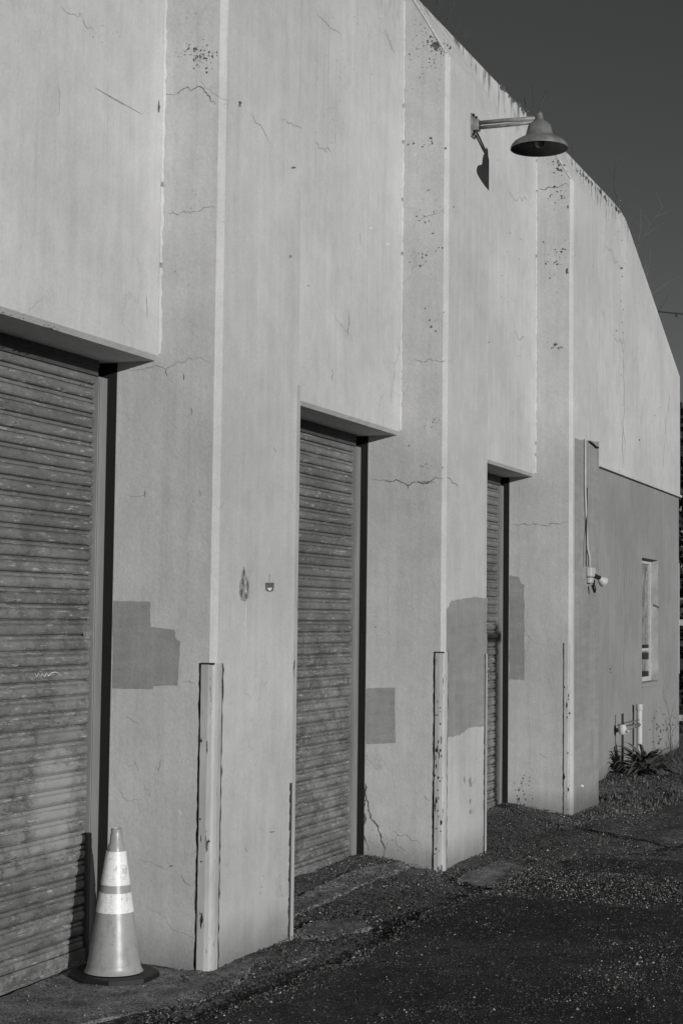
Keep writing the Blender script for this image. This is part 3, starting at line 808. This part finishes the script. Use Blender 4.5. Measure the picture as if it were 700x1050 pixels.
roller_door(XA[1]+PW, XA[2], .03, 11, 'nearest roller door, grey with scribble and bleached lower slats', True)
roller_door(XA[2]+PW, XA[3], .06, 22, 'middle roller door between the two nearer pilasters')
roller_door(XA[3]+PW, XA[4], .06, 33, 'far roller door, mostly hidden behind the middle pilaster')

# --- window in the far bay
wn = MB(); yg = .425
# frame set into the opening, whitewashed panes in four uneven lights
wn.box(WX0, WX1, yg, yg+.05, WZ0, WZ0+.05); wn.box(WX0, WX1, yg, yg+.05, WZ1-.05, WZ1)
wn.box(WX0, WX0+.05, yg, yg+.05, WZ0+.05, WZ1-.05); wn.box(WX1-.05, WX1, yg, yg+.05, WZ0+.05, WZ1-.05)
win = wn.build('window', M['wood'], B)
win['label'] = 'small recessed window with whitewashed panes and broken lower lights'
pn = MB(); pn.box(WX0+.05, WX1-.05, yg+.02, yg+.03, WZ0+.05, WZ1-.05)
S = ('y', yg+.02)
for u, v, a, b_ in ((663, 590, 2.5, 8), (661, 604, 1.5, 9), (664, 628, 1.6, 9)): blot(pn, S, u, v, a, b_, 1, off=.003)
crack(pn, S, [(659, 640), (662, 632), (665, 628), (668, 622)], .05, 1, off=.004)
crack(pn, S, [(662, 632), (661.5, 645), (662, 660)], .03, 1, off=.004)
for (v0, v1) in ((661, 667), (669, 676), (688, 694)):
    pn.face([plane_pt(S, u, v, .005) for u, v in ((658, v0), (664.5, v0), (664.5, v1), (658, v1))], 2)
pn.build('pane', [M['pane'], M['crack_soft'], M['black']], win)
ms = MB(); ms.box(WX0+.05, WX1-.05, yg+.004, yg+.018, 1.30, 1.33); ms.build('muntin', M['wood'], win)
s_ = MB(); s_.box(WX0-.02, WX1+.02, yl-.02, yg, WZ0-.05, WZ0-.004); s_.build('sill', M['grey_wall'], win, bevel=.006)
rl = MB(); rl.box(WX1-.006, WX1-.001, yl+.004, yg, WZ0, WZ1-.002); rl.build('reveal_lining', M['reveal'], win)
rv = MB(); crack(rv, ('x', WX1-.006), [(668.5, 620), (671, 621), (674, 622.5), (675.5, 623)], .03, 0, off=.004); rv.build('dark_reveal_strip', M['crack'], win, recalc=False)  # thin flat dark strip laid across the window reveal
# white downpipe at the very end of the wall
dp = MB(); dp.tube([(X_END+.06, D1+.05, 1.0), (X_END+.06, D1+.05, 2.35)], .03, 10); dp.build('end_trim', M['white_pvc'], B)

# ================================================================== barn lamp on the middle pilaster
LX = 10.735
L = empty('barn_lamp', (LX, 0, 5.06), 'bell-shaped enamel barn lamp on an arm near the top of the middle pilaster', 'lamp')
q = MB(); q.box(LX-.045, LX+.045, -.010, -.001, 4.975, 5.14); q.box(LX-.03, LX+.03, -.05, -.010, 5.02, 5.10)
q.build('wall_bracket', M['galv'], L, bevel=.004)
for dx, z in ((-.032, 4.99), (.032, 4.99), (-.032, 5.125), (.032, 5.125), (-.02, 5.06)):
    q = MB(); q.tube([(LX+dx, -.010, z), (LX+dx, -.024, z)], .010, 6); q.build('bolt', M['black'], L)
for dz, rr_ in ((.020, .0145), (-.014, .013)):
    q = MB(); q.tube([(LX, -.045, 5.055+dz), (LX, -.25, 5.053+dz), (LX, -.450, 5.050+dz*.7)], rr_, 10); q.build('arm', M['galv'], L, smooth=True)
LC = Vector((LX, -.478, 0))
q = MB()
prof = [(.0, 5.105), (.016, 5.103), (.022, 5.09), (.026, 5.06), (.036, 5.045), (.060, 5.030), (.078, 5.008), (.086, 4.975), (.092, 4.950), (.106, 4.932), (.140, 4.915), (.172, 4.896), (.190, 4.876), (.196, 4.858), (.197, 4.850)]
q.lathe(prof, LC, 48, 0)
inn = [(.197, 4.850), (.191, 4.851), (.184, 4.872), (.166, 4.888), (.136, 4.905), (.100, 4.922), (.082, 4.945), (.072, 4.995), (.04, 5.02), (.0, 5.022)]
q.lathe(inn, LC, 48, 1)
sh = q.build('lamp_shade', [M['lamp'], M['lamp_in']], L, smooth=True, autos=60)
q = MB(); q.lathe([(0, 5.02), (.02, 5.02), (.022, 4.965), (.012, 4.955), (0, 4.955)], LC, 16); q.build('socket', M['black'], sh, smooth=True)
q = MB(); q.lathe([(0, 4.955), (.014, 4.952), (.022, 4.935), (.033, 4.915), (.036, 4.895), (.028, 4.872), (.012, 4.860), (0, 4.858)], LC, 20); q.build('bulb', M['bulb'], sh, smooth=True)

# ================================================================== traffic cone
CX, CYY, CZ = 6.585, .335, .028
K = empty('traffic_cone', (CX, CYY, CZ), 'scuffed traffic cone with two pale reflective bands on a dark base by the nearest door', 'traffic cone')
def cone_mat(name, v, dirt):
    mt, t, b = new_mat(name); g = NG(t); P = g.pos(); 
    v0 = g.ramp(g.noise(P, 9, 6, .7), .3, .7, v*.88, v*1.1)
    d = g.ramp(g.noise(g.pos((1, 1, .5)), 26, 8, .8), .53, .60, 0, dirt)
    v0 = g.mixv(d, v0, v*.42)
    sc_ = g.ramp(g.noise(g.pos((1, 1, 5)), 22, 7, .8), .56, .60, 0, dirt*.8)
    v0 = g.mixv(sc_, v0, v*.5)
    g.l(g.col(v0), b.inputs['Base Color']); b.inputs['Roughness'].default_value = .38; b.inputs['Specular IOR Level'].default_value = .5
    g.bump(b, g.noise(P, 30, 4), .2, .004); return mt
cb, cw = cone_mat('faded_cone_plastic', .29, .35), cone_mat('scuffed_reflective_band', .72, .75)
def rad_at(z): return .127-(.127-.026)*(z/.655)
q = MB()
pr = [(rad_at(.0)+.006, .022), (rad_at(.03)+.004, .03), (rad_at(.05), .05)]
pr += [(rad_at(z)+(.0015 if i % 3 == 0 else 0), z) for i, z in enumerate(np.linspace(.06, .595, 22))]
pr += [(.030, .606), (.028, .64), (.024, .652), (.026, .668), (.020, .672), (.017, .655), (.016, .60)]
q.lathe([(r, z+CZ) for r, z in [(a_, b_*.975) for a_, b_ in pr]], (CX, CYY, 0), 44); body = q.build('cone_body', cb, K, smooth=True, autos=50)
for z0, z1 in ((.405, .555), (.285, .372)):
    q = MB(); q.lathe([(rad_at(z0)-.001, z0+CZ), (rad_at(z0)+.0028, z0+CZ+.001), (rad_at(z1)+.0028, z1+CZ-.001), (rad_at(z1)-.001, z1+CZ)], (CX, CYY, 0), 44)
    q.build('reflective_band', cw, K, smooth=True, autos=40)
q = MB(); Rb = .203; n = 8; top_ = []; bot_ = []
pl = []
for i in range(n):                       # eight-sided rubber foot with slightly worn corners
    t = 2*math.pi*(i+.5)/n+.12
    for dt in (-.09, .09): pl.append((CX+Rb*math.cos(t+dt)*(1+rng.uniform(-.02, .02)), CYY-.0+Rb*math.sin(t+dt)*(1+rng.uniform(-.02, .02))))
q.prism([(x, y, CZ-.012) for x, y in pl], (0, 0, .03)); foot = q.build('cone_base', M['black'], K, bevel=.006)

# ================================================================== floodlight and conduit on the far bay
def f3(u, v, off=.014):
    p = on_y(u, v, -off); return (p.x, p.y, p.z)
c_ = on_y(602.5, 590, 0); xf, zf = c_.x, c_.z
FL = empty('wall_floodlight', (xf, 0, zf), 'small weathered floodlight with conduit on the front of the farthest pilaster', 'floodlight')
q = MB(); q.tube([f3(599.5, 450), f3(599.5, 500), f3(601, 545), f3(602, 562), f3(604, 572), f3(604, 582)], .009, 8); q.build('conduit', M['white_pvc'], FL, smooth=True)
q = MB(); q.tube([f3(601.5, 500, .02), f3(601, 540, .02), f3(600.6, 560, .03), f3(600.4, 581, .03)], .005, 6); q.build('cable', M['cable'], FL, smooth=True)
q = MB(); q.tube([f3(604, 452.5), f3(608, 455.5), f3(611, 458.5), f3(613, 459)], .008, 6); q.build('loose_cable', M['cable'], FL, smooth=True)
q = MB(); q.box(xf-.08, xf+.08, -.050, -.001, zf-.015, zf+.07); q.box(xf-.06, xf+.04, -.042, -.001, zf-.07, zf-.017); q.build('junction_box', M['white_pvc'], FL, bevel=.012)
q = MB(); q.tube([(xf-.03, -.05, zf-.085), (xf-.02, -.06, zf-.12), (xf-.01, -.06, zf-.15)], [.018, .018, .010], 10); q.build('lamp_socket', M['black'], FL, smooth=True)
# par lamp: a small reflector tipped down and outward
def tilted(mb, prof, c, axis, seg, mi=0):
    axis = Vector(axis).normalized(); a = axis.orthogonal().normalized(); b_ = axis.cross(a); base = len(mb.v)
    for r, z in prof:
        for k in range(seg):
            t = 2*math.pi*k/seg; mb.v.append(tuple(Vector(c)+axis*z+(a*math.cos(t)+b_*math.sin(t))*r))
    for i in range(len(prof)-1):
        for k in range(seg):
            k2 = (k+1) % seg; mb.f.append((base+i*seg+k, base+i*seg+k2, base+(i+1)*seg+k2, base+(i+1)*seg+k)); mb.m.append(mi)
q = MB(); tilted(q, [(0, 0), (.016, 0), (.019, .03), (.032, .05), (.046, .08), (.048, .092), (.038, .098), (0, .10)], (xf+.09, -.055, zf-.01), (.75, -.6, -.55), 20)
q.build('reflector_bulb', M['white_pvc'], FL, smooth=True, autos=50)
q = MB(); q.tube([(xf+.05, -.04, zf-.0), (xf+.11, -.075, zf-.02)], .020, 12); q.build('swivel', M['black'], FL)

# ================================================================== standpipe by the plant
c_ = on_y(655, 745, .26); px_ = c_.x; zt_ = on_y(655, 722, .26).z; t_ = on_y(637.5, 748, .25)
SP = empty('standpipe', (px_, .26, .08), 'white upright pipe with a tap arm and thin rod behind the spiky plant', 'water pipe')
q = MB(); q.tube([(px_, .26, .02), (px_, .26, zt_-.06)], .031, 14); q.lathe([(0, zt_), (.036, zt_), (.038, zt_-.065), (.034, zt_-.07), (.031, zt_-.07)], (px_, .26, 0), 14); q.build('pipe', M['white_pvc'], SP, smooth=True, autos=40)
q = MB(); q.tube([(px_, .26, t_.z+.0), (t_.x+.05, .25, t_.z)], .021, 10); q.tube([(px_, .26, t_.z+.05), (t_.x+.1, .25, t_.z+.05)], .007, 6); q.build('tap_arm', M['galv'], SP, smooth=True)
q = MB(); q.lathe([(0, .05), (.035, .05), (.045, .01), (.04, -.03), (.024, -.05), (0, -.05)], (t_.x, .25, t_.z), 12); q.tube([(t_.x, .25, t_.z), (t_.x-.02, .18, t_.z-.015)], .016, 8); q.build('tap', M['white_pvc'], SP, smooth=True, autos=50)
q = MB(); q.tube([(t_.x+.01, .25, .0), (t_.x+.01, .25, t_.z+.16)], .012, 8); q.build('rod', M['black'], SP)

# ================================================================== spiky plant, weeds, grass
def strap_plant(name, c, n, Lr, w, seed, label, cat, mat):
    r = random.Random(seed); q = MB(); c = Vector(c)
    for i in range(n):
        a = r.uniform(0, 2*math.pi); L_ = Lr*r.uniform(.6, 1.1); el = r.uniform(.25, 1.35); ww = w*r.uniform(.7, 1.2)
        d = Vector((math.cos(a), math.sin(a), 0)); sd = Vector((-math.sin(a), math.cos(a), 0)); N = 7; p = c+d*.02; ring = []
        for k in range(N+1):
            t = k/N; e = el-t*t*r.uniform(.9, 1.5); 
            if k: p = p+(d*math.cos(e)+Vector((0, 0, math.sin(e))))*(L_/N)
            p.z = max(p.z, c.z+.0)
            wd = ww*(.55+.9*t-1.45*t*t*t) if t < 1 else .001
            nn = Vector((0, 0, 1))*wd*.28
            ring.append((p-sd*wd+nn, p.copy(), p+sd*wd+nn))
        for k in range(N):
            for j in range(2): q.face([ring[k][j], ring[k][j+1], ring[k+1][j+1], ring[k+1][j]])
    o = q.build(name, mat, None, recalc=False); centre(o, c); return tag(o, label, cat)
strap_plant('spiky_plant', (16.55, .0, .13), 95, .42, .034, 5, 'dark spiky strap-leaved plant at the foot of the far bay wall', 'plant', M['agave'])

def twiggy(name, c, h, n, seed, label, mat, lean=(0, 0), rad=.006, spread=.5, group=None, cat='weed'):
    r = random.Random(seed); q = MB(); c = Vector(c)
    def grow(p, d, L_, rr_, lev):
        pts = [p]; k = 4; cur = p.copy(); dd = d.copy()
        for i in range(k):
            dd = (dd+Vector((r.uniform(-1, 1), r.uniform(-1, 1), r.uniform(-.3, .6)))*.22).normalized()
            cur = cur+dd*L_/k; pts.append(cur.copy())
        q.tube(pts, [rr_*(1-.6*i/k) for i in range(k+1)], 4)
        if lev > 0:
            for i in range(r.randint(2, 4)):
                bp = pts[r.randint(1, k)]; nd = (dd+Vector((r.uniform(-1, 1), r.uniform(-1, 1), r.uniform(-.2, .7)))*.9).normalized()
                grow(bp, nd, L_*r.uniform(.35, .6), rr_*.5, lev-1)
    for i in range(n):
        d = Vector((lean[0]+r.uniform(-spread, spread), lean[1]+r.uniform(-spread, spread), 1)).normalized()
        grow(c+Vector((r.uniform(-.06, .06)*n**.5, r.uniform(-.03, .03), 0)), d, h*r.uniform(.5, 1), rad, 2)
    o = q.build(name, mat, None, recalc=False); centre(o, c); return tag(o, label, cat, group)
G = 'dry weeds rooted along the parapet'
twiggy('dry_weed', (11.45, .62, 5.66), .85, 16, 1, 'thick dark tuft of dry weed on the highest visible stretch of parapet', M['bark'], rad=.005, spread=.45, group=G)
twiggy('dry_weed', (12.1, .62, 5.60), 1.25, 1, 2, 'lone dry twig right of the dark tuft on the parapet', M['bark'], (.2, 0), .006, group=G)
twiggy('dry_weed', (14.1, .62, 5.60), 1.45, 1, 13, 'bare forked twig standing on the parapet just above the lamp', M['bark'], (.25, 0), .010, .1, group=G)
twiggy('dry_weed', (15.6, .62, 5.60), 1.3, 1, 4, 'faint bare twig on the parapet right of the lamp shade', M['bark'], (.7, 0), .011, .1, group=G)
twiggy('dry_weed', (17.2, .62, 5.38), 1.2, 1, 5, 'short twig over the knee of the parapet', M['bark'], (.3, 0), .011, .1, group=G)
twiggy('dry_weed', (18.45, .62, 4.95), 1.0, 6, 6, 'pale wispy bush of dry weed on the sloping end of the parapet', M['straw'], (.15, 0), .005, .30, group=G)
twiggy('dry_weed', (19.35, .62, 4.60), .75, 4, 8, 'small dry sprig lower down the sloping parapet end', M['bark'], (.2, 0), .007, .30, group=G)
twiggy('tall_weed', (18.5, .1, .10), .55, 4, 21, 'thin dead weed stems against the grey wall below the window', M['bark'], (0, 0), .004, .3)
twiggy('tall_weed', (19.3, .1, .10), .5, 3, 22, 'sparse dead weed at the far corner of the grey wall', M['bark'], (0, 0), .004, .3)

def grass(name, n, box, hmin, hmax, mat, seed, label):
    r = np.random.RandomState(seed); x = r.uniform(box[0], box[1], n); y = r.uniform(box[2], box[3], n)
    k = fnoise(x*2, y*2, seed) > r.uniform(.15, .8, n)
    k &= y > (-.55-(x-14.5)*.30)
    x, y = x[k], y[k]; n = len(x); z = hgt(x, y)
    h = r.uniform(hmin, hmax, n); a = r.uniform(0, 6.28, n); w = r.uniform(.004, .009, n); le = r.uniform(0, .8, n)
    dx, dy = np.cos(a), np.sin(a); b = r.uniform(0, 6.28, n)
    p0 = np.stack([x-dx*w, y-dy*w, z-.01], 1); p1 = np.stack([x+dx*w, y+dy*w, z-.01], 1)
    mx, my = x+np.cos(b)*h*le*.4, y+np.sin(b)*h*le*.4
    p2 = np.stack([mx+dx*w*.7, my+dy*w*.7, z+h*.6], 1); p3 = np.stack([mx-dx*w*.7, my-dy*w*.7, z+h*.6], 1)
    p4 = np.stack([x+np.cos(b)*h*le, y+np.sin(b)*h*le, z+h*(1-.3*le)], 1)
    V = np.stack([p0, p1, p2, p3, p4], 1).reshape(-1, 3).tolist()
    F1 = [(5*i, 5*i+1, 5*i+2, 5*i+3) for i in range(n)]+[(5*i+3, 5*i+2, 5*i+4) for i in range(n)]
    me = bpy.data.meshes.new(name); me.from_pydata(V, [], F1); me.materials.append(mat)
    o = bpy.data.objects.new(name, me); COL.objects.link(o); o['kind'] = 'stuff'; o['label'] = label; o['category'] = 'grass'
grass('grass', 40000, (14.55, 30, -4.5, .32), .015, .055, M['grass'], 1, 'dark rough grass at the foot of the far bay')
grass('dry_grass', 5000, (14.8, 30, -4.5, .32), .03, .10, M['drygrass'], 2, 'dry pale grass blades among the dark grass by the far wall')
grass('grass_tufts', 6000, (11.2, 15.2, -.9, .1), .008, .035, M['drygrass'], 3, 'low dry moss and grass tufts between gravel and far pilaster')

# ================================================================== beyond the far end
def leafy_tree(c, H, Rc, seed, label):
    r = random.Random(seed); c = Vector(c)
    e = empty('evergreen_tree', c, label, 'tree', 'evergreen trees beyond the building')
    q = MB(); q.tube([c, c+Vector((.1, .05, H*.4)), c+Vector((.0, .1, H*.9))], [.16, .12, .03], 8)
    for i in range(14):
        z = H*r.uniform(.2, .85); a = r.uniform(0, 6.28); q.tube([c+Vector((0, 0, z)), c+Vector((math.cos(a)*Rc*.6, math.sin(a)*Rc*.6, z+.5))], [.05, .015], 5)
    q.build('trunk', M['bark'], e)
    q = MB()
    for i in range(9000):
        z = r.uniform(.03, 1)**.9; rr_ = Rc*(math.sin(min(1, (1-z)*1.25+.08)*math.pi*.5))*r.uniform(.55, 1)*(1+.18*math.sin(z*23+r.uniform(0, 1)))
        a = r.uniform(0, 6.28); p = c+Vector((math.cos(a)*rr_, math.sin(a)*rr_, z*H))
        u_ = Vector((r.uniform(-1, 1), r.uniform(-1, 1), r.uniform(-1, 1))).normalized(); v_ = u_.orthogonal().normalized(); s = r.uniform(.05, .12)
        q.face([p-u_*s, p+v_*s*.5, p+u_*s, p-v_*s*.5])
    q.build('crown', M['leafdark'], e, recalc=False)
leafy_tree((24.6, 1.6, 0), 5.3, 1.6, 1, 'dark evergreen nearest the far corner of the warehouse')
leafy_tree((27.6, -.2, 0), 5.9, 1.9, 2, 'second dark evergreen behind the one at the warehouse corner')
leafy_tree((27.5, 3.6, 0), 6.2, 2.0, 3, 'dark evergreen set back behind the other two trees')
g_ = MB(); gx = 22.2
g = empty('rail_fence', (gx, .8, 0), 'pale post and rail fence past the far end of the wall', 'fence')
for y in (.95, -1.0):
    q = MB(); q.box(gx-.04, gx+.04, y-.04, y+.04, -.1, 1.75); q.build('post', M['wood'], g)
for z in (.35, 1.62):
    q = MB(); q.box(gx-.015, gx+.015, -.959, .909, z-.04, z+.04); q.build('rail', M['wood'], g)
# overhead cable from the building end to a pole outside the picture
q = MB(); a = Vector((19.9, .75, 5.45)); b = Vector((36, -6, 8.2)); pts = []
for i in range(25):
    t = i/24; p = a.lerp(b, t); p.z -= 1.0*4*t*(1-t)*.35; pts.append(p)
q.tube(pts, .008, 6)
for t in (.02, .045, .075): 
    p = a.lerp(b, t); p.z -= 1.0*4*t*(1-t)*.35; q.tube([p+Vector((0, 0, .012)), p-Vector((0, 0, .045))], .012, 5)
o = q.build('overhead_cable', M['cable']); centre(o, a); tag(o, 'thin overhead cable leaving the sloping end of the parapet', 'cable')
UP = MB(); UP.tube([(36.1, -6.05, -.2), (36.1, -6.05, 9.2)], [.15, .11], 12); o = UP.build('utility_pole', M['bark'], smooth=True); centre(o, (36.1, -6.05, 0)); tag(o, 'wooden utility pole carrying the overhead cable', 'pole')
# sign post outside the frame whose shadow crosses the ground to the far door
sx, sy = 10.2, -3.86
S_ = empty('sign_post', (sx, sy, 0), 'slim steel post with a small sign board in the yard facing the wall', 'sign post')
q = MB(); q.tube([(sx, sy, -.1), (sx, sy, 2.62)], .042, 10); q.build('post', M['galv'], S_, smooth=True)
q = MB(); q.box(sx-.30, sx+.06, sy-.045, sy-.032, 2.47, 2.56); q.build('board', M['galv'], S_, bevel=.004)
